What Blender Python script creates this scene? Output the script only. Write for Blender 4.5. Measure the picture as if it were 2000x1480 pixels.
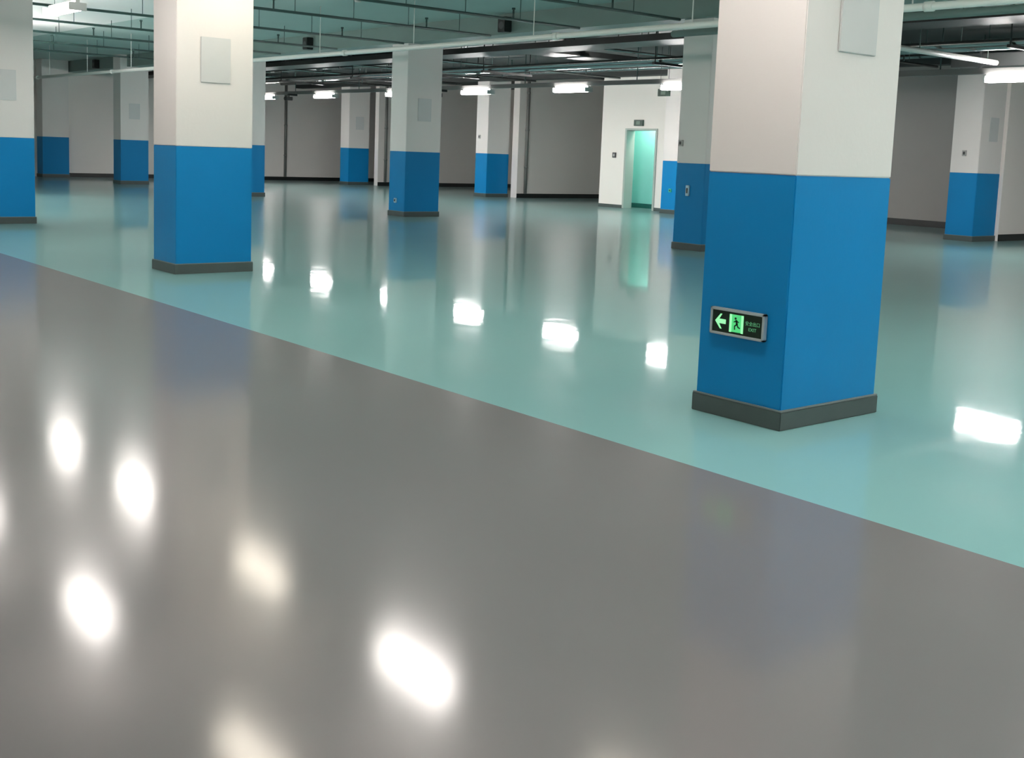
import bpy, bmesh, math, random
from mathutils import Vector, Matrix

random.seed(7)
S = bpy.context.scene
for o in list(bpy.data.objects):
    bpy.data.objects.remove(o)
C = S.collection

# ------------------------------------------------------------------ camera
F, PITCH, ROLL, YAW, EYE = 2247.66, math.radians(7.108), math.radians(2.174), math.radians(50.338), 1.467
fw = Vector((-math.sin(YAW) * math.cos(PITCH), math.cos(YAW) * math.cos(PITCH), -math.sin(PITCH)))
rt = Vector((math.cos(YAW), math.sin(YAW), 0))
up = rt.cross(fw)
r2 = rt * math.cos(ROLL) + up * math.sin(ROLL)
u2 = up * math.cos(ROLL) - rt * math.sin(ROLL)
cam_data = bpy.data.cameras.new('camera')
cam = bpy.data.objects.new('camera', cam_data)
C.objects.link(cam)
M3 = Matrix((r2, u2, -fw)).transposed()
cam.matrix_world = Matrix.Translation((0, 0, EYE)) @ M3.to_4x4()
cam_data.sensor_fit = 'HORIZONTAL'
cam_data.sensor_width = 36
cam_data.lens = F / 2000 * 36
cam_data.shift_x = (1000 - 996.45) / 2000
cam_data.shift_y = -(740 - 577.78) / 2000
cam_data.clip_end = 200
S.camera = cam

# ------------------------------------------------------------------ light
LAMP_REAR, LAMP_SIDE, LAMP_FRONT, LAMP_DIM = 135.0, 46.0, 38.0, 18.0     # radiance of the fluorescent tubes: rear row, side rows, front rows, old tubes
WARM = (1.0, 0.93, 0.87)
COOL = (1.0, 0.955, 0.93)
world = bpy.data.worlds.new('world')
S.world = world
world.use_nodes = True
world.node_tree.nodes['Background'].inputs[0].default_value = (0, 0, 0, 1)
world.node_tree.nodes['Background'].inputs[1].default_value = 0
S.view_settings.view_transform = 'Standard'
S.view_settings.look = 'None'
S.view_settings.exposure = 0.17
S.view_settings.gamma = 1
S.view_settings.use_curve_mapping = False
S.cycles.use_light_tree = False
S.cycles.max_bounces = 7
S.cycles.diffuse_bounces = 4
S.cycles.glossy_bounces = 3
S.cycles.transmission_bounces = 1
S.cycles.adaptive_threshold = 0.08
S.cycles.caustics_reflective = False
S.cycles.caustics_refractive = False
S.cycles.sample_clamp_indirect = 6.0

# ------------------------------------------------------------------ materials
MATS = {}


def mat(name, col, rough=0.5, metal=0.0, emit=None, strength=0.0, vary=0.0, vscale=2.0, bump=0.0, bscale=20.0,
        bstretch=None, spec=0.5, coat=0.0, ior=1.5, rvary=0.0):
    m = bpy.data.materials.new(name)
    m.use_nodes = True
    nt = m.node_tree
    b = nt.nodes['Principled BSDF']
    b.inputs['Base Color'].default_value = (*col, 1)
    b.inputs['Roughness'].default_value = rough
    b.inputs['Metallic'].default_value = metal
    b.inputs['Specular IOR Level'].default_value = spec
    b.inputs['IOR'].default_value = ior
    if coat:
        b.inputs['Coat Weight'].default_value = coat
        b.inputs['Coat Roughness'].default_value = 0.04
    if emit:
        b.inputs['Emission Color'].default_value = (*emit, 1)
        b.inputs['Emission Strength'].default_value = strength
    if vary or bump or rvary:
        g = nt.nodes.new('ShaderNodeNewGeometry')
        mp = nt.nodes.new('ShaderNodeMapping')
        nt.links.new(g.outputs['Position'], mp.inputs['Vector'])
    if vary or rvary:
        n = nt.nodes.new('ShaderNodeTexNoise')
        n.inputs['Scale'].default_value = vscale
        n.inputs['Detail'].default_value = 4
        nt.links.new(g.outputs['Position'], n.inputs['Vector'])
    if vary:
        r = nt.nodes.new('ShaderNodeMix')
        r.data_type = 'RGBA'
        r.inputs['A'].default_value = (*[c * (1 - vary) for c in col], 1)
        r.inputs['B'].default_value = (*[min(1, c * (1 + vary)) for c in col], 1)
        nt.links.new(n.outputs['Fac'], r.inputs['Factor'])
        nt.links.new(r.outputs['Result'], b.inputs['Base Color'])
    if rvary:
        mr = nt.nodes.new('ShaderNodeMapRange')
        mr.inputs['To Min'].default_value = rough * (1 - rvary)
        mr.inputs['To Max'].default_value = rough * (1 + rvary)
        nt.links.new(n.outputs['Fac'], mr.inputs['Value'])
        nt.links.new(mr.outputs['Result'], b.inputs['Roughness'])
    if bump:
        n2 = nt.nodes.new('ShaderNodeTexNoise')
        n2.inputs['Scale'].default_value = bscale
        n2.inputs['Detail'].default_value = 2
        if bstretch:
            mp.inputs['Scale'].default_value = bstretch
        nt.links.new(mp.outputs['Vector'], n2.inputs['Vector'])
        bm_ = nt.nodes.new('ShaderNodeBump')
        bm_.inputs['Strength'].default_value = 1.0
        bm_.inputs['Distance'].default_value = bump
        nt.links.new(n2.outputs['Fac'], bm_.inputs['Height'])
        nt.links.new(bm_.outputs['Normal'], b.inputs['Normal'])
    MATS[name] = m
    return m

def floor_mat(name, col, rough, vary, vscale, bump, bscale, ior, haze):
    """glossy sealed epoxy: diffuse paint under a clear gloss layer"""
    m = bpy.data.materials.new(name)
    m.use_nodes = True
    nt = m.node_tree
    nt.nodes.remove(nt.nodes['Principled BSDF'])
    out = nt.nodes['Material Output']
    L = nt.links.new
    g = nt.nodes.new('ShaderNodeNewGeometry')
    n = nt.nodes.new('ShaderNodeTexNoise')
    n.inputs['Scale'].default_value = vscale
    n.inputs['Detail'].default_value = 4
    L(g.outputs['Position'], n.inputs['Vector'])
    r = nt.nodes.new('ShaderNodeMix')
    r.data_type = 'RGBA'
    r.inputs['A'].default_value = (*[c * (1 - vary) for c in col], 1)
    r.inputs['B'].default_value = (*[c * (1 + vary) for c in col], 1)
    L(n.outputs['Fac'], r.inputs['Factor'])
    n2 = nt.nodes.new('ShaderNodeTexNoise')
    n2.inputs['Scale'].default_value = bscale
    n2.inputs['Detail'].default_value = 1.5
    L(g.outputs['Position'], n2.inputs['Vector'])
    b = nt.nodes.new('ShaderNodeBump')
    b.inputs['Distance'].default_value = bump
    L(n2.outputs['Fac'], b.inputs['Height'])
    d = nt.nodes.new('ShaderNodeBsdfDiffuse')
    L(r.outputs['Result'], d.inputs['Color'])
    gl = nt.nodes.new('ShaderNodeBsdfGlossy')
    gl.inputs['Roughness'].default_value = rough
    L(b.outputs['Normal'], gl.inputs['Normal'])
    gh = nt.nodes.new('ShaderNodeBsdfGlossy')          # hazy part of the gloss, from fine scratches
    gh.inputs['Roughness'].default_value = 0.285
    gm = nt.nodes.new('ShaderNodeMixShader')
    L(gl.outputs[0], gm.inputs[1])
    L(gh.outputs[0], gm.inputs[2])
    fr = nt.nodes.new('ShaderNodeFresnel')
    fr.inputs['IOR'].default_value = ior
    hz = nt.nodes.new('ShaderNodeMath')               # haze shows most at grazing angles
    hz.operation = 'MULTIPLY'
    hz.inputs[1].default_value = haze
    L(fr.outputs['Fac'], hz.inputs[0])
    L(hz.outputs[0], gm.inputs['Fac'])
    mx = nt.nodes.new('ShaderNodeMixShader')
    L(fr.outputs['Fac'], mx.inputs['Fac'])
    L(d.outputs[0], mx.inputs[1])
    L(gm.outputs[0], mx.inputs[2])
    L(mx.outputs[0], out.inputs['Surface'])
    MATS[name] = m



floor_mat('grey_epoxy', (0.19, 0.19, 0.192), 0.13, 0.05, 0.7, 0.0006, 2.2, 1.5, 0.30)
floor_mat('teal_epoxy', (0.25, 0.50, 0.50), 0.045, 0.05, 0.5, 0.0014, 2.6, 1.42, 0.30)
mat('white_paint', (0.80, 0.765, 0.745), 0.55, vary=0.025, vscale=1.3, bump=0.0008, bscale=30)
mat('blue_paint', (0.004, 0.20, 0.47), 0.42, spec=0.18, vary=0.06, vscale=1.5, bump=0.0008, bscale=25)
mat('skirting', (0.055, 0.075, 0.073), 0.45, vary=0.12, vscale=6)
mat('skirting_dark', (0.012, 0.015, 0.015), 0.4, vary=0.1, vscale=4)
mat('skirting_cap', (0.16, 0.19, 0.19), 0.5)
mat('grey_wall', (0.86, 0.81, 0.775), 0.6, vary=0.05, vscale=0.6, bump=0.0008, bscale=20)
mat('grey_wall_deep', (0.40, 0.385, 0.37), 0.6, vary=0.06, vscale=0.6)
mat('door_wall', (0.86, 0.83, 0.78), 0.55, vary=0.02, vscale=1.0)
mat('white_ceiling', (0.90, 0.85, 0.83), 0.7, vary=0.05, vscale=0.8)
mat('green_ceiling', (0.50, 0.575, 0.545), 0.6, vary=0.08, vscale=0.7)  # greener base colour than the lane ceiling
mat('shaded_ceiling', (0.03, 0.034, 0.033), 0.7, vary=0.15, vscale=0.8)  # shade of the unlit rear zone put into the colour
mat('beam_green', (0.20, 0.27, 0.25), 0.6, vary=0.12, vscale=1.2)
mat('dark_pipe', (0.045, 0.085, 0.078), 0.5)
mat('light_pipe', (0.88, 0.87, 0.83), 0.35, vary=0.06, vscale=3)
mat('galvanised', (0.30, 0.31, 0.31), 0.25, metal=0.9, vary=0.1, vscale=4)
mat('black_metal', (0.006, 0.008, 0.008), 0.5)
mat('duct_grey', (0.07, 0.075, 0.075), 0.5, metal=0.2, vary=0.1, vscale=3)
mat('trunking', (0.16, 0.16, 0.155), 0.5)
mat('lamp_body', (0.75, 0.75, 0.73), 0.4)
mat('tube_cool', (0.9, 0.9, 0.9), 0.3, emit=COOL, strength=LAMP_REAR)
mat('tube_warm', (0.9, 0.9, 0.9), 0.3, emit=WARM, strength=LAMP_FRONT)
mat('tube_side', (0.9, 0.9, 0.9), 0.3, emit=WARM, strength=LAMP_SIDE)
mat('tube_old', (0.9, 0.9, 0.9), 0.3, emit=(1.0, 0.9, 0.75), strength=LAMP_DIM)
mat('plaque', (0.62, 0.63, 0.63), 0.45, vary=0.03, vscale=5)
mat('sign_frame', (0.56, 0.61, 0.62), 0.35, metal=0.4)
mat('sign_face', (0.004, 0.022, 0.010), 0.25)
mat('sign_glow', (0.1, 0.4, 0.15), 0.5, emit=(0.05, 0.55, 0.17), strength=0.75)
mat('sign_glow_pale', (0.2, 0.5, 0.25), 0.5, emit=(0.28, 0.85, 0.38), strength=0.85)
mat('sign_glow_dim', (0.05, 0.2, 0.1), 0.5, emit=(0.12, 0.42, 0.20), strength=0.45)
mat('sign_unlit', (0.03, 0.06, 0.045), 0.35)
mat('sign_unlit_mark', (0.14, 0.2, 0.16), 0.4)
mat('turquoise', (0.30, 0.72, 0.66), 0.45, vary=0.04, vscale=1.5)
mat('turquoise_dark', (0.01, 0.10, 0.09), 0.4)
mat('door_frame', (0.38, 0.44, 0.40), 0.4)
mat('switch_dark', (0.05, 0.05, 0.05), 0.4)
mat('switch_pale', (0.45, 0.66, 0.78), 0.3)
mat('switch_green', (0.04, 0.35, 0.26), 0.3, emit=(0.05, 0.6, 0.35), strength=0.15)
mat('button_grey', (0.42, 0.41, 0.40), 0.4)


# ------------------------------------------------------------------ mesh helpers
class MB:
    def __init__(self):
        self.bm = bmesh.new()

    def box(self, x0, x1, y0, y1, z0, z1, bevel=0.0):
        t = bmesh.new()
        bmesh.ops.create_cube(t, size=1)
        for v in t.verts:
            v.co = Vector((x0 + (v.co.x + .5) * (x1 - x0), y0 + (v.co.y + .5) * (y1 - y0), z0 + (v.co.z + .5) * (z1 - z0)))
        if bevel:
            bmesh.ops.bevel(t, geom=list(t.edges), offset=bevel, segments=2, affect='EDGES')
        self._merge(t)
        return self

    def cyl(self, a, b, r, n=10, r_end=None):
        a, b = Vector(a), Vector(b)
        d = b - a
        t = bmesh.new()
        bmesh.ops.create_cone(t, cap_ends=True, segments=n, radius1=r, radius2=r if r_end is None else r_end, depth=d.length)
        q = d.to_track_quat('Z', 'Y').to_matrix().to_4x4()
        bmesh.ops.transform(t, matrix=Matrix.Translation((a + b) / 2) @ q, verts=t.verts)
        for f in t.faces:
            f.smooth = len(f.verts) == 4
        self._merge(t)
        return self

    def poly(self, pts, d):
        """flat outline pts (3d) given thickness along vector d"""
        t = bmesh.new()
        vs = [t.verts.new(p) for p in pts]
        f = t.faces.new(vs)
        r = bmesh.ops.extrude_face_region(t, geom=[f])
        for v in [g for g in r['geom'] if isinstance(g, bmesh.types.BMVert)]:
            v.co += Vector(d)
        bmesh.ops.recalc_face_normals(t, faces=t.faces)
        self._merge(t)
        return self

    def _merge(self, t):
        m = bpy.data.meshes.new('tmp')
        t.to_mesh(m)
        t.free()
        self.bm.from_mesh(m)
        bpy.data.meshes.remove(m)

    def mesh(self, name, material):
        m = bpy.data.meshes.new(name)
        self.bm.to_mesh(m)
        self.bm.free()
        m.materials.append(MATS[material])
        return m

    def build(self, name, material, parent=None):
        return put(name, self.mesh(name, material), parent)


def put(name, mesh, parent=None, loc=(0, 0, 0)):
    o = bpy.data.objects.new(name, mesh)
    C.objects.link(o)
    o.location = loc
    if parent:
        o.parent = parent
    return o


def tag(o, label=None, cat=None, group=None, kind=None):
    if label:
        o['label'] = label
    if cat:
        o['category'] = cat
    if group:
        o['group'] = group
    if kind:
        o['kind'] = kind
    return o


def thing(name, loc, label, cat, group=None):
    o = bpy.data.objects.new(name, None)
    o.empty_display_size = 0.2
    C.objects.link(o)
    o.location = loc
    return tag(o, label, cat, group)


def structure(o, label, cat):
    return tag(o, label, cat, kind='structure')


# ------------------------------------------------------------------ the setting
CEIL = 4.05
XW, XE, YS, YN = -42.0, 10.0, -11.0, 31.0      # far-left wall, hidden right wall, hidden near wall, hidden back wall
LANE = 4.155                                   # grey driving lane ends, teal parking floor begins

structure(MB().box(XW, XE, YS, LANE, -0.2, 0).build('floor', 'grey_epoxy'), 'glossy mid grey epoxy driving lane across the foreground', 'floor')
structure(MB().box(XW, XE, LANE, YN, -0.2, 0).build('floor_parking', 'teal_epoxy'), 'mirror-like teal epoxy parking floor around the columns', 'floor')
structure(MB().box(XW, XE, YS, 9.95, CEIL, CEIL + .2).build('ceiling', 'white_ceiling'), 'white painted concrete ceiling above the grey lane', 'ceiling')
structure(MB().box(XW, XE, 9.95, 14.05, CEIL, CEIL + .2).build('ceiling_green', 'green_ceiling'), 'sea green ceiling in front of the middle column row', 'ceiling')
structure(MB().box(XW, XE, 14.05, YN, CEIL, CEIL + .2).build('ceiling_shaded', 'shaded_ceiling'), 'ceiling coloured dark for shade, crowded with services behind the middle columns', 'ceiling')


def wall(name, x0, x1, y0, y1, label, material='grey_wall', z0=0, z1=CEIL):
    return structure(MB().box(x0, x1, y0, y1, z0, z1).build(name, material), label, 'wall')


def base(name, x0, x1, y0, y1, label, h=0.14, material='skirting_dark'):
    return structure(MB().box(x0, x1, y0, y1, 0, h, 0.004).build(name, material), label, 'baseboard')


wall('wall_far_left', XW - .2, XW, YS, YN, 'long grey wall at the far left end of the garage')
base('baseboard_far_left', XW, XW + .02, YS, 12.9, 'black skirting along the far left grey wall')
base('baseboard_far_left_rear', XW, XW + .02, 13.95, YN - .02, 'black skirting on the far left wall behind the blue pilaster')
wall('wall_back', XW, -24.4, YN, YN + .2, 'grey wall at the back of the deep bays')
wall('wall_near', XW, XE, YS - .2, YS, 'white wall behind the viewer', 'white_paint')
wall('wall_right', XE, XE + .2, YS, YN, 'white wall closing the garage on the right', 'white_paint')
# bay walls, one behind each rear column
wall('wall_bay_left', -37.75, -37.5, 24.26, YN, 'narrow grey bay wall behind the farthest rear column')
base('baseboard_bay_left', -37.5, -37.48, 24.26, YN, 'black skirting of the narrow grey bay wall')
wall('wall_bay_middle', -29.25, -28.95, 24.1, YN, 'wide grey bay wall left of the bright doorway wall')
base('baseboard_bay_middle', -28.95, -28.93, 24.1, YN, 'black skirting of the wide grey wall left of the doorway')
wall('wall_bay_right', -12.4, -12.12, 23.28, YN, 'grey bay wall at the right edge behind the right column')
base('baseboard_bay_right', -12.12, -12.1, 23.28, YN, 'black skirting at the right edge behind the right column')
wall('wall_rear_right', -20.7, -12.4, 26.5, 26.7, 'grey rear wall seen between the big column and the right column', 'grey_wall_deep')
base('baseboard_rear_right', -20.7, -12.4, 26.48, 26.5, 'black skirting between the big column and the right column', 0.16)
wall('wall_rear_far_right', -12.12, XE, YN, YN + .2, 'grey rear wall hidden at the far right')

# bright doorway wall with its opening (x -23.42 .. -22.27, height 2.215)
DX0, DX1, DH, DY = -23.42, -22.27, 2.215, 23.5
dw = thing('wall_door', (0, 0, 0), 'bright white wall holding the lit doorway', 'wall')
tag(dw, kind='structure')
MB().box(-24.45, DX0, DY, DY + .28, 0, CEIL).build('wall_panel', 'door_wall', dw)
MB().box(DX1, -20.9, DY, DY + .28, 0, CEIL).build('wall_panel', 'door_wall', dw)
MB().box(DX0, DX1, DY, DY + .28, DH, CEIL).build('wall_panel', 'door_wall', dw)
MB().box(-24.45, -24.25, DY + .28, YN, 0, CEIL).build('wall_return', 'door_wall', dw)
MB().box(-21.0, -20.7, 23.78, 26.7, 0, CEIL).build('wall_return', 'door_wall', dw)
base('baseboard_door_left', -24.45, DX0 - .05, DY - .015, DY, 'thin dark skirting left of the lit doorway', 0.09, 'skirting')
base('baseboard_door_right', DX1 + .03, -21.42, DY - .015, DY, 'thin dark skirting right of the lit doorway', 0.09, 'skirting')

# the lit vestibule behind the doorway
vb = thing('wall_vestibule', (0, 0, 0), 'turquoise painted vestibule seen through the lit doorway', 'wall')
tag(vb, kind='structure')
MB().box(-24.2, -21.1, 24.35, 24.45, 0, 2.9).build('rear_panel', 'turquoise', vb)
MB().box(-24.25, -24.15, DY + .28, 24.35, 0, 2.9).build('side_panel', 'turquoise', vb)
MB().box(-21.1, -21.0, DY + .28, 24.35, 0, 2.9).build('side_panel', 'turquoise', vb)
MB().box(-24.25, -21.0, DY + .28, 24.45, 2.9, 3.0).build('top_panel', 'white_paint', vb)
MB().box(-24.15, -21.1, 24.33, 24.35, 0, .13).build('skirting', 'turquoise_dark', vb)
dr = thing('door_1', ((DX0 + DX1) / 2, DY, 0), 'grey steel frame around the lit turquoise doorway', 'door')
tag(dr, kind='structure')
cx = (DX0 + DX1) / 2
hw = (DX1 - DX0) / 2
MB().box(-hw - .045, -hw + .02, -.03, .30, 0, DH).build('frame_post', 'door_frame', dr)
MB().box(hw - .02, hw + .045, -.03, .30, 0, DH).build('frame_post', 'door_frame', dr)
MB().box(-hw - .045, hw + .045, -.03, .30, DH, DH + .05).build('frame_head', 'door_frame', dr)

# beams
for nm, x0, x1, y0, y1, z0, lb in (
        ('trim_1', XW, XE, 13.96, 14.98, 3.68, 'broad dull green ceiling beam over the middle row of columns'),
        ('trim_2', XW, XE, 23.15, 23.5, 3.70, 'ceiling beam over the rear row of columns'),
):
    structure(MB().box(x0, x1, y0, y1, z0, CEIL).build(nm, 'beam_green' if nm == 'trim_1' else 'shaded_ceiling'), lb, 'beam')

# ------------------------------------------------------------------ columns
WX, WY, HB, HS = 0.611, 0.905, 1.4, 0.105


def column_meshes():
    shaft = MB().box(-WX, 0, 0, WY, HB, CEIL - .002, .006).mesh('shaft', 'white_paint')
    band = MB().box(-WX, 0, 0, WY, .02, HB, .006).mesh('blue_band', 'blue_paint')
    e = .016
    sk = MB().box(-WX - e, e, -e, WY + e, 0, HS, .004).mesh('skirting', 'skirting')
    cp = MB().box(-WX - e * .9, e * .9, -e * .9, WY + e * .9, HS - .003, HS + .008, .003).mesh('skirting_cap', 'skirting_cap')
    return shaft, band, sk, cp


CM = column_meshes()
COLS = [
    ('C1', -3.821, 5.128, 'big foreground column carrying the green lit exit sign', CEIL),
    ('C2', -12.023, 5.185, 'square column at left with a grey plaque, on the near edge of the teal floor', CEIL),
    ('C3', -19.724, 5.168, 'column cut off by the left edge of the picture', CEIL),
    ('C4', -20.62, 14.04, 'middle column crossed by the pale pipe, small white socket near its foot', CEIL),
    ('C7', -28.853, 14.088, 'column mostly hidden behind the right edge of the left plaque column', CEIL),
    ('C8', -36.117, 13.749, 'shaded column seen between the two left columns', CEIL),
    ('C10', -12.266, 14.10, 'column half hidden by the left edge of the big foreground column', CEIL),
    ('C5', -29.382, 23.17, 'rear column standing left of the wide grey wall', CEIL),
    ('C6', -38.116, 23.33, 'smallest rear column, beyond the middle column on its left', CEIL),
    ('C11', -20.72, 22.80, 'rear column beside the lit doorway, mostly hidden by a nearer column', CEIL),
    ('C12', -12.186, 22.352, 'rear column near the right edge beside a ceiling lamp', CEIL),
    ('C9', -41.35, 13.0, 'dark blue footed pilaster on the far left wall', CEIL),
]
for key, x1, y0, lb, h in COLS:
    t = thing('column', (x1, y0, 0), 'white and blue ' + lb if 'dark blue' not in lb else lb, 'column', 'painted garage columns')
    s, b, k, cp = CM
    put('shaft', s, t)
    put('blue_band', b, t)
    put('skirting', k, t)
    put('skirting_cap', cp, t)

# blank grey plaques on the right-hand faces of the columns
plq = MB().box(0, .012, -.175, .175, -.245, .245, .004).mesh('plaque', 'plaque')
for (x1, y0, z, lb) in ((-3.821, 5.595, 2.325, 'blank grey plaque high on the big foreground column'),
                        (-12.023, 5.637, 2.345, 'blank grey plaque on the left column facing right'),
                        (-19.724, 5.62, 2.24, 'blank grey plaque on the column cut by the left edge'),
                        (-20.62, 14.50, 2.30, 'faint grey plaque on the middle column under the pale pipe'),
                        (-38.116, 23.80, 2.35, 'tiny grey plaque on the smallest rear column'),
                        (-12.186, 22.85, 2.30, 'narrow grey plaque on the rear column near the right edge'),
                        (-36.117, 14.20, 2.30, 'dim grey plaque on the shaded column between the left columns')):
    o = put('plaque', plq, None, (x1, y0, z))
    tag(o, lb, 'plaque', 'grey plaques on the columns')


# small wall devices
def device(name, x, y, z, w, h, material, lb, cat, d=.03, face='knob'):
    t = thing(name, (x, y, z), lb, cat)
    MB().box(-w / 2, w / 2, -d, 0, -h / 2, h / 2, .005).build('plate', material, t)
    MB().box(-w * .22, w * .22, -d - .008, -d + .002, -h * .25, h * .25, .003).build(face, 'switch_dark' if material != 'switch_dark' else 'button_grey', t)
    return t


device('socket', -20.955, 14.04, .338, .09, .10, 'switch_pale', 'small pale socket low on the blue middle column', 'socket')
device('socket', -12.60, 14.10, .96, .07, .17, 'switch_pale', 'tall pale socket on the blue column behind the big column', 'socket')
device('indicator', -21.0, 22.80, .62, .10, .09, 'switch_green', 'small green indicator on the blue column beside the doorway', 'indicator')
device('call_button', -12.80, 14.10, 1.72, .09, .10, 'button_grey', 'small grey call button on the white column behind the big column', 'button')
device('call_button', -29.80, 23.17, 1.93, .10, .12, 'button_grey', 'small grey call button on the rear column left of the wide wall', 'button')
device('call_button', -12.50, 22.352, 1.80, .09, .12, 'button_grey', 'small grey call button on the rear column near right edge', 'button')
device('light_switch', -23.88, DY, 1.50, .14, .15, 'switch_dark', 'dark switch on the white wall left of the doorway', 'switch')


# ------------------------------------------------------------------ exit signs
def text_mesh(body, size, material, name='lettering'):
    cu = bpy.data.curves.new(name, 'FONT')
    cu.body = body
    cu.size = size
    cu.align_x = 'CENTER'
    cu.align_y = 'CENTER'
    cu.extrude = 0.0006
    tmp = bpy.data.objects.new(name, cu)
    C.objects.link(tmp)
    bpy.context.view_layer.update()
    dg = bpy.context.evaluated_depsgraph_get()
    me = bpy.data.meshes.new_from_object(tmp.evaluated_get(dg))
    bpy.data.objects.remove(tmp)
    # text lies in XY, stand it up to face -Y
    me.transform(Matrix.Rotation(math.pi / 2, 4, 'X'))
    me.materials.clear()
    me.materials.append(MATS[material])
    return me


def pictogram_man(mb, cx, cz, h, y):
    """running figure cut from flat bars"""
    d = (0, -.001, 0)

    def bar(p, q, w):
        p, q = Vector((p[0], p[1])), Vector((q[0], q[1]))
        n = (q - p).normalized()
        n = Vector((-n.y, n.x)) * w / 2
        pts = [p + n, q + n, q - n, p - n]
        mb.poly([(cx + a.x * h, y, cz + a.y * h) for a in pts], d)
    n = 10
    mb.poly([(cx + (-.08 + .085 * math.cos(2 * math.pi * i / n)) * h, y, cz + (.36 + .085 * math.sin(2 * math.pi * i / n)) * h) for i in range(n)], d)
    bar((-.03, .26), (.06, -.05), .16)
    bar((-.02, .22), (-.22, .10), .07)
    bar((.0, .22), (.20, .12), .07)
    bar((.05, -.02), (-.14, -.16), .09)
    bar((-.14, -.14), (-.12, -.40), .08)
    bar((.06, -.03), (.16, -.22), .09)
    bar((.15, -.20), (.32, -.26), .08)


# lit exit sign low on the big column
SX0, SX1, SZ0, SZ1 = -4.327, -3.941, .478, .632
sg = thing('exit_sign', ((SX0 + SX1) / 2, 5.128, (SZ0 + SZ1) / 2), 'green lit exit sign with left arrow on the big blue column', 'exit sign')
w, h, dd = SX1 - SX0, SZ1 - SZ0, .035
MB().box(-w / 2 + .01, w / 2 - .01, -dd + .012, 0, -h / 2 + .01, h / 2 - .01).build('housing', 'sign_frame', sg)
fr = MB()
ft = .015
fr.box(-w / 2, w / 2, -dd - .004, -.004, h / 2 - ft, h / 2, .004)
fr.box(-w / 2, w / 2, -dd - .004, -.004, -h / 2, -h / 2 + ft, .004)
fr.box(-w / 2, -w / 2 + ft, -dd - .004, -.004, -h / 2, h / 2, .004)
fr.box(w / 2 - ft, w / 2, -dd - .004, -.004, -h / 2, h / 2, .004)
fr.build('frame', 'sign_frame', sg)
pn = MB().box(-w / 2 + ft, w / 2 - ft, -dd + .004, -dd + .012, -h / 2 + ft, h / 2 - ft).build('panel', 'sign_face', sg)
yf = -dd + .0035
ar = MB()
ax = -.118
ar.poly([(ax - .040, yf, 0), (ax - .002, yf, .043), (ax + .010, yf, .043), (ax - .010, yf, .013), (ax + .038, yf, .013), (ax + .038, yf, -.013),
         (ax - .010, yf, -.013), (ax + .010, yf, -.043), (ax - .002, yf, -.043)], (0, -.001, 0))
ar.build('arrow', 'sign_glow_pale', pn)
dm = MB()
px = -.002
dm.poly([(px - .048, yf, -.05), (px - .048, yf, .05), (px + .048, yf, .05), (px + .048, yf, -.05)], (0, -.001, 0))
dm.build('door_symbol', 'sign_glow', pn)
for q0, q1 in ((-.050, -.034), (.034, .050)):
    MB().poly([(px + q0, yf - .0015, -.052), (px + q0, yf - .0015, .05), (px + q1, yf - .0015, .05), (px + q1, yf - .0015, -.052)], (0, -.001, 0)).build('door_edge', 'sign_glow_pale', pn)
mn = MB()
pictogram_man(mn, px, -.002, .085, yf - .0015)
mn.build('running_figure', 'sign_face', pn)
tm = text_mesh('\u5b89\u5168\u51fa\u53e3', .026, 'sign_glow_dim')
put('lettering', tm, pn, (.112, yf - .001, .010))
tm = text_mesh('EXIT', .027, 'sign_glow_dim')
put('lettering', tm, pn, (.112, yf - .001, -.022))


def far_sign(x, y, z, w, h, lb, rods=0.0):
    t = thing('exit_sign', (x, y, z), lb, 'exit sign')
    MB().box(-w / 2, w / 2, -.05, 0, -h / 2, h / 2, .006).build('housing', 'sign_unlit', t)
    MB().box(-w * .22, w * .18, -.055, -.045, -h * .28, h * .28).build('symbol', 'sign_unlit_mark', t)
    if rods:
        for s in (-.35, .35):
            MB().cyl((w * s, -.025, h / 2), (w * s, -.025, rods), .006, 6).build('rod', 'black_metal', t)


far_sign(-22.95, DY - .0, 2.42, .36, .17, 'dark green exit sign on the white wall above the doorway')
far_sign(-18.95, 20.2, 2.995, .37, .17, 'dark green exit sign hanging beside a ceiling lamp', CEIL - 2.995)


# ------------------------------------------------------------------ lamps
def lamp_meshes(L=1.2):
    hou = MB().box(-L / 2, L / 2, -.03, .03, .03, .10, .006).mesh('housing', 'lamp_body')
    cap = MB().box(-.02, .02, -.125, .125, -.05, .06, .006).mesh('lamp_holder', 'lamp_body')
    tub = {k: MB().cyl((-L / 2 + .02, 0, 0), (L / 2 - .02, 0, 0), .045, 8).mesh('tube', k) for k in ('tube_cool', 'tube_warm', 'tube_old', 'tube_side')}
    return hou, cap, tub


LH, LC, LT = lamp_meshes()
LTS = [LH, LC, LT]


def lamp(x, y, z, lb, tube='tube_cool', rod=None, group='twin tube lamps'):
    t = thing('tube_lamp', (x, y, z), lb, 'lamp', group)
    put('housing', LH, t)
    for s in (-.59, .59):
        put('lamp_holder', LC, t, (s, 0, 0))
    for s in (-.075, .075):
        put('tube', LT[tube], t, (0, s, 0))
    top = (CEIL if rod is None else rod) - z
    for s in (-.4, .4):
        MB().cyl((s, 0, .09), (s, 0, top), .005, 6).build('rod', 'dark_pipe', t)
    return t


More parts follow.
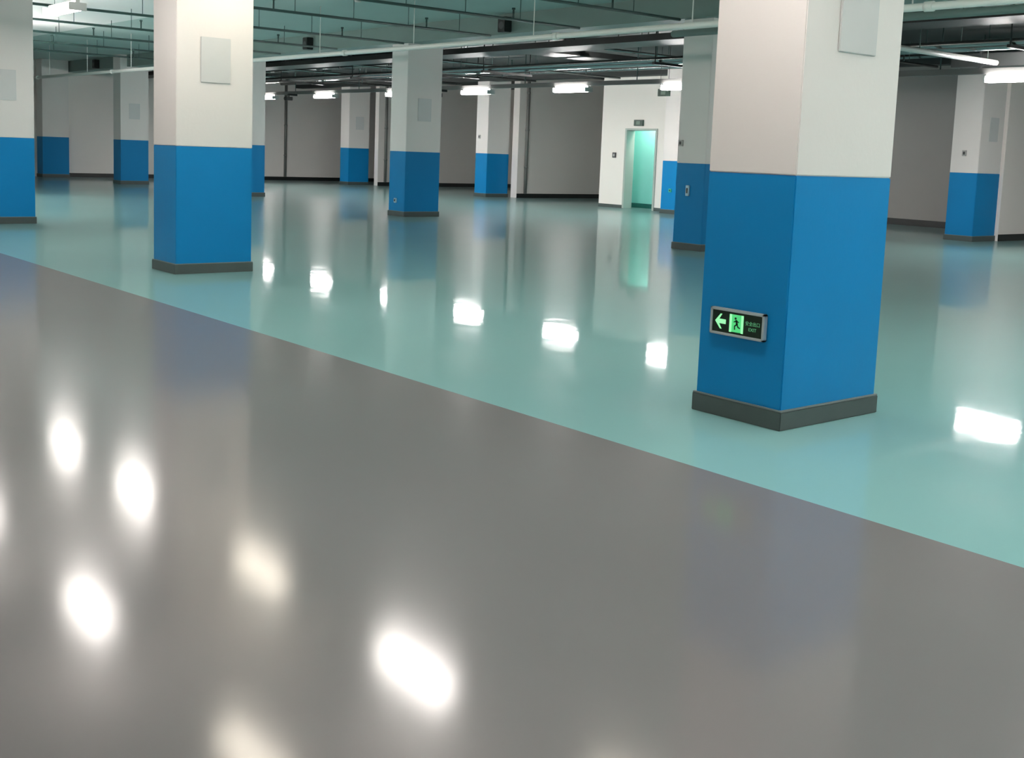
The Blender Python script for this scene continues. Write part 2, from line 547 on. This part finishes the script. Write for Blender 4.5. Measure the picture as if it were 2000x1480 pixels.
LY, LZ = 19.3, 3.03
BACK = [(-37.0, 'bright tube lamp farthest left in the rear row'), (-33.0, 'second bright tube lamp from the left in the rear row'),
        (-28.75, 'bright tube lamp half hidden by the middle column'), (-25.0, 'bright tube lamp in front of the rear column left of the wide wall'),
        (-21.2, 'bright tube lamp in front of the wide grey wall'), (-17.55, 'bright tube lamp half hidden by the column behind the big column'),
        (-9.9, 'bright tube lamp cut by the right edge of the picture'),
        (-5.6, 'tube lamp of the rear row beyond the right edge'), (-1.4, 'rear row tube lamp far beyond the right edge')]
for x, lb in BACK:
    lamp(x, LY, LZ, lb, 'tube_cool', 3.10)
FZ = 3.3
for x, lb in ((-17.6, 'tube lamp at the top left showing a small warm glint in the grey floor'), (-15.1, 'tube lamp mirrored left of the blue reflection in the grey floor'),
              (-11.2, 'tube lamp mirrored as the narrow warm streak in the grey floor'), (-8.2, 'tube lamp mirrored as the large round glow in the foreground'),
              (-5.3, 'tube lamp over the near column row, above the picture'), (-1.2, 'tube lamp right of the big column, outside the picture'),
              (2.8, 'farthest right tube lamp of the near row, outside the picture')):
    lamp(x, 5.86 if x != -15.1 else 5.98, FZ if x != -15.1 else FZ + .1, lb, 'tube_old' if x in (-11.2, -5.3) else 'tube_side' if x in (-15.1, -8.2) else 'tube_warm')
for i, (x, y) in enumerate(((-28, 7.6), (-26, 5.86), (-22.6, 5.86))):  # added out of view to brighten the ceiling and column fronts
    lamp(x, y, 2.75, 'unseen added fill lamp left of the picture', 'tube_cool', group='added fill lamps left of the picture')
for i, x in enumerate((-36, -30.5)[1:]):  # extra lamp added out of view, brightens the far left end
    lamp(x, 3.95, FZ, 'unseen added aisle lamp left of the picture', 'tube_side', group='added aisle lamps left of the picture')
for i, (x, y) in enumerate(((-3.2, 9.0), (-2.5, 12.2), (1.5, 12.2), (5.5, 12.2), (0.5, 9), (3.8, 9), (7, 9))):  # fill lamps added out of view, lighting column faces from the right
    lamp(x, y, FZ, 'unseen added fill lamp right of the picture beyond the big column', 'tube_side' if x in (-3.2, 5.5, 7) else 'tube_warm', group='added fill lamps right of the picture')
for x, lb in ((-26.5, 'aisle tube lamp far down the lane, outside the picture'), (-22.5, 'aisle tube lamp beyond the left column, outside the picture'),
              (-15.0, 'tube lamp mirrored at the left edge of the grey floor'), (-11.2, 'tube lamp mirrored as the tilted bright streak at lower left'),
              (-7.6, 'tube lamp mirrored at the bottom edge of the grey floor'), (-3.6, 'aisle tube lamp left of the viewer, outside the picture'),
              (0.4, 'aisle tube lamp above the viewer, outside the picture'), (4.4, 'aisle tube lamp right of the viewer, outside the picture')):
    lamp(x, 3.95, FZ, lb, 'tube_old' if x == -7.6 else 'tube_warm')
for i, (x, y) in enumerate([(x, -3.5) for x in (-34, -29, -24, -19, -14, -9, -4, 1, 6)]):
    lamp(x, y, FZ, 'tube lamp over the lane behind the viewer', 'tube_warm', group='lamps behind the viewer')
# lamp in the vestibule
t = thing('tube_lamp', (-22.7, 24.07, 2.78), 'tube lamp hidden inside the turquoise vestibule', 'lamp')
put('housing', LH, t)
for s in (-.075, .075):
    put('tube', LT['tube_side'], t, (0, s, 0))

# lighting trunking carrying the rear row
tk = thing('lighting_trunking', (0, LY, 3.10), 'long grey trunking carrying the rear row of lamps', 'trunking')
MB().box(-41.5, 1.5, -.06, .06, .03, .13, .004).build('channel', 'trunking', tk)
for x in (-39, -35, -31, -27, -23, -19.0, -14.6, -11.4, -7.4, -3.4):
    MB().cyl((x, 0, .13), (x, 0, CEIL - 3.10), .012, 6).build('rod', 'dark_pipe', tk)


# ------------------------------------------------------------------ pipes and services
def pipe_x(name, x0, x1, y, z, r, material, lb, cat='pipe', rods=(), rod_r=.008, couplings=(), group=None, rod_mat='dark_pipe'):
    t = thing(name, (0, y, z), lb, cat, group)
    MB().cyl((x0, 0, 0), (x1, 0, 0), r, 12).build('tube', material, t)
    for x in rods:
        MB().cyl((x, 0, r), (x, 0, CEIL - z), rod_r, 6).build('hanger', rod_mat, t)
    for x in couplings:
        MB().cyl((x - .05, 0, 0), (x + .05, 0, 0), r * 1.3, 12).build('coupling', material, t)
    return t


def pipe_y(name, y0, y1, x, z, r, material, lb, cat='pipe', rods=(), rod_r=.007, heads=(), group=None):
    t = thing(name, (x, 0, z), lb, cat, group)
    MB().cyl((0, y0, 0), (0, y1, 0), r, 10).build('tube', material, t)
    for y in rods:
        MB().cyl((0, y, r), (0, y, CEIL - z), rod_r, 6).build('hanger', 'dark_pipe', t)
    for y in heads:
        m = MB()
        m.cyl((0, y, 0), (0, y, .16), .016, 8)
        m.cyl((0, y, .16), (0, y, .19), .03, 8)
        m.build('sprinkler_head', 'dark_pipe', t)
    return t


pipe_x('pale_pipe', -40.5, 6, 11.2, 3.15, .042, 'light_pipe', 'long pale pipe crossing in front of the middle column', rods=[-38 + 3.1 * i for i in range(14)],
       couplings=[-36, -30, -24, -18.5, -12.7, -6.8, -1], rod_mat='light_pipe')
pipe_x('pale_pipe', -12, 6, 12.9, 3.3, .05, 'beam_green', 'dull green pipe below the pale pipe at top right', rods=[-10.5, -7.2, -4])
BR = [(-31.6, 'thin dark sprinkler pipe farthest down the ceiling'), (-28.8, 'second farthest thin dark sprinkler pipe on the ceiling'),
      (-26.0, 'thin dark sprinkler pipe left of the left plaque column'), (-23.3, 'thin dark sprinkler pipe above the pale ceiling strip at left'),
      (-20.6, 'thin dark sprinkler pipe passing left of the middle column top'), (-17.65, 'thin dark sprinkler pipe just above the middle column top'),
      (-15.15, 'thin dark sprinkler pipe reaching the top right of the middle column'), (-12.8, 'thin dark sprinkler pipe crossing towards the half hidden column'),
      (-10.2, 'thin dark sprinkler pipe above the half hidden column'), (-7.5, 'thin dark sprinkler pipe right of the big column')]
for i, (x, lb) in enumerate(BR):
    pipe_y('sprinkler_pipe', 1.0, 13.9, x, 3.66, .024, 'dark_pipe', lb, rods=[2.2 + 1.15 * k + .3 * ((i * 7 + k * 3) % 3) for k in range(10)],
           heads=[3.1, 6.2, 9.3, 12.4], group='sprinkler branch pipes')

# black loudspeaker boxes on the beam face
spk = MB().box(-.11, .11, -.17, 0, -.14, .14, .01).mesh('cabinet', 'black_metal')
spk2 = MB().cyl((0, -.175, -.02), (0, -.165, -.02), .07, 14).mesh('cone', 'duct_grey')
for x, lb in ((-17.2, 'small black loudspeaker box right of the middle column top'), (-24.6, 'small black loudspeaker box left of the middle column top'),
              (-38.6, 'small black loudspeaker box left of the shaded column'), (-31.6, 'small black loudspeaker box hidden behind the left plaque column')):
    t = thing('loudspeaker', (x, 13.96, 3.84), lb, 'loudspeaker', 'loudspeakers on the beam')
    put('cabinet', spk, t)
    put('cone', spk2, t)


# cable trays: bottom with side rails and rungs
def tray(name, x0, x1, y0, y1, z, along, lb, h=.12, rods=True):
    cx_, cy_ = (x0 + x1) / 2, (y0 + y1) / 2
    t = thing(name, (cx_, cy_, z), lb, 'cable tray')
    hx, hy = (x1 - x0) / 2, (y1 - y0) / 2
    MB().box(-hx, hx, -hy, hy, 0, .012).build('tray_bottom', 'black_metal', t)
    for s in (-1, 1):
        if along == 'x':
            MB().box(-hx, hx, s * hy - .012, s * hy + .012, 0, h).build('side_rail', 'black_metal', t)
        else:
            MB().box(s * hx - .012, s * hx + .012, -hy, hy, 0, h).build('side_rail', 'black_metal', t)
    n = int(max(hx, hy) * 2 / 2.4)
    for i in range(n):
        a = -max(hx, hy) + 1.2 + i * 2.4
        for s in (-1, 1):
            p = (a, s * hy) if along == 'x' else (s * hx, a)
            MB().cyl((p[0], p[1], h), (p[0], p[1], CEIL - z), .01, 6).build('hanger', 'black_metal', t)
    for k in range(3):
        q = (k - 1) * .16
        m = MB()
        if along == 'x':
            m.cyl((-hx, q, .045), (hx, q, .045), .03, 8)
        else:
            m.cyl((q, -hy, .045), (q, hy, .045), .03, 8)
        m.build('cable', 'black_metal', t)


tray('cable_tray', -41, 4, 15.5, 16.3, 3.58, 'x', 'wide black cable tray running behind the middle column')
tray('cable_tray', -20.3, -19.45, 16.5, 19.9, 3.68, 'y', 'black cable tray running back above the wide grey wall')
tray('cable_tray', -15.6, -15.0, 16.5, 19.9, 3.68, 'y', 'black cable tray above the doorway wall')

# galvanised pipes along the rear row
for i, (y, z, r, lb) in enumerate(((17.3, 3.44, .05, 'galvanised pipe just behind the wide black tray'),
                                   (18.4, 3.50, .06, 'upper galvanised pipe in front of the rear lamps'),
                                   (20.1, 3.72, .05, 'galvanised pipe just behind the rear lamps'),
                                   (21.3, 3.78, .045, 'lower galvanised pipe near the rear columns'),
                                   (22.2, 3.80, .06, 'thick galvanised pipe against the rear beam'))):
    pipe_x('steel_pipe', -41.4, 2, y, z, r, 'galvanised', lb, rods=[q for q in (-39.6 + 3.3 * k + .5 * i for k in range(12)) if not (-20.5 < q < -19.3 or -15.8 < q < -14.8 or abs(q + 17.2) < .1)], group='galvanised service pipes')

# air duct with flange collars, along the rear
for (x0, x1, y0, y1, z0, z1, lb) in ((-40.5, -24.8, 17.7, 18.15, 3.72, 3.98, 'long flat grey air duct over the rear lamps at left'),
                                     (-11.8, 3, 20.32, 21.1, 3.36, 3.60, 'flat grey air duct at the right edge above the lamp')):
    t = thing('air_duct', ((x0 + x1) / 2, (y0 + y1) / 2, z0), lb, 'duct')
    hx, hy = (x1 - x0) / 2, (y1 - y0) / 2
    MB().box(-hx, hx, -hy, hy, 0, z1 - z0, .01).build('duct_body', 'duct_grey', t)
    for k in range(int(hx * 2 / 1.3)):
        a = -hx + .6 + 1.3 * k
        MB().box(a - .02, a + .02, -hy - .03, hy + .03, -.03, z1 - z0 + .03).build('flange', 'duct_grey', t)
# round duct by the doorway wall
t = thing('round_duct', (-17.3, 20.72, 3.32), 'dark round duct hanging above the exit sign near the doorway', 'duct')
MB().cyl((-.9, 0, 0), (4, 0, 0), .22, 20).build('duct_body', 'duct_grey', t)
MB().cyl((-1.1, 0, 0), (-.9, 0, 0), .16, 20, .22).build('duct_end', 'duct_grey', t)
for x in (-.85, .4, 1.7, 3.0):
    MB().cyl((x - .02, 0, 0), (x + .02, 0, 0), .245, 20).build('flange', 'duct_grey', t)
for x in (-.4, 3.2):
    MB().cyl((x, 0, .2), (x, 0, CEIL - 3.32), .012, 6).build('hanger', 'dark_pipe', t)
# pale pipe running back at right
pipe_y('pale_pipe', 15.1, 19.1, -10.25, 3.30, .045, 'light_pipe', 'pale pipe slanting back right of the big column', rods=[16.7, 18.8])
# cross branch pipes in the dark zone
for i, x in enumerate((-34.5, -30.5, -26.8, -23.2, -17.2, -13.6)):
    pipe_y('sprinkler_pipe', 16.5, 22.9, x, 3.62, .026, 'galvanised', 'thin steel branch pipe in the dark rear ceiling ' + ('farthest left', 'above the second lamp from the left', 'left of the rear column', 'right of the rear column', 'in front of the doorway wall', 'hidden by the big column')[i],
           rods=[17.55, 19.8, 21.8], heads=[19.0, 21.6], group='rear branch pipes')
# upright grey tubes standing in for the shadow-like strips on the rear walls
for x, y, lb in ((-37.42, 24.55, 'grey tube as shade strip right of the smallest rear column'), (-28.87, 24.4, 'grey tube as shade strip right of the rear column by the wide wall'),
                 (-41.93, 22.7, 'grey tube as shade strip on the far left wall under the first lamp')):
    t = thing('shade_strip', (x, y, 0), lb, 'pipe')
    MB().cyl((0, 0, .15), (0, 0, CEIL), .055, 12).build('tube', 'trunking', t)
    for z in (1.0, 2.2, 3.4):
        MB().cyl((0, 0, z - .03), (0, 0, z + .03), .065, 12).build('clamp', 'trunking', t)

# small black cameras under the rear trunking
for x, y, lb in ((-34.9, 19.0, 'small black camera between the two leftmost rear lamps'), (-26.4, 19.0, 'small black camera right of the middle column by the rear lamp')):
    t = thing('security_camera', (x, y, 2.98), lb, 'camera', 'cameras under the trunking')
    MB().box(-.09, .09, -.14, .10, -.07, .05, .012).build('body', 'black_metal', t)
    MB().cyl((0, -.17, -.01), (0, -.13, -.01), .045, 12).build('lens', 'duct_grey', t)
    MB().cyl((0, 0, .05), (0, .0, .09), .02, 8).build('mount', 'black_metal', t)
    MB().box(-.03, .03, -.03, .30, .09, .15).build('arm', 'black_metal', t)

# hanger frames for the services behind the middle columns
for x, lb in ((-39.5, 'dark hanger frame at the far left end of the rear services'), (-36.3, 'dark hanger frame above the leftmost rear lamp'),
              (-32.0, 'dark hanger frame right of the second rear lamp'), (-27.9, 'dark hanger frame behind the middle column'),
              (-24.1, 'dark hanger frame right of the lamp by the rear column'), (-22.0, 'dark hanger frame above the wide grey wall lamp'),
              (-16.4, 'dark hanger frame behind the half hidden column'), (-12.9, 'dark hanger frame behind the big column'),
              (-9.0, 'dark hanger frame above the lamp at the right edge')):
    t = thing('hanger_frame', (x, 18.2, 3.3), lb, 'hanger', 'hanger frames over the rear lamps')
    MB().box(-.03, .03, -1.1, .45, .03, .08).build('cross_bar', 'black_metal', t)
    for yy in (-1.05, .40):
        MB().cyl((0, yy, .08), (0, yy, CEIL - 3.3), .014, 6).build('rod', 'black_metal', t)

# smoke detector on the green ceiling
t = thing('smoke_detector', (-17.85, 11.05, CEIL), 'small white smoke detector on the green ceiling left of the middle column', 'detector')
MB().cyl((0, 0, -.025), (0, 0, 0), .09, 16).build('base', 'white_paint', t)
MB().cyl((0, 0, -.06), (0, 0, -.025), .045, 16, .07).build('cap', 'white_paint', t)
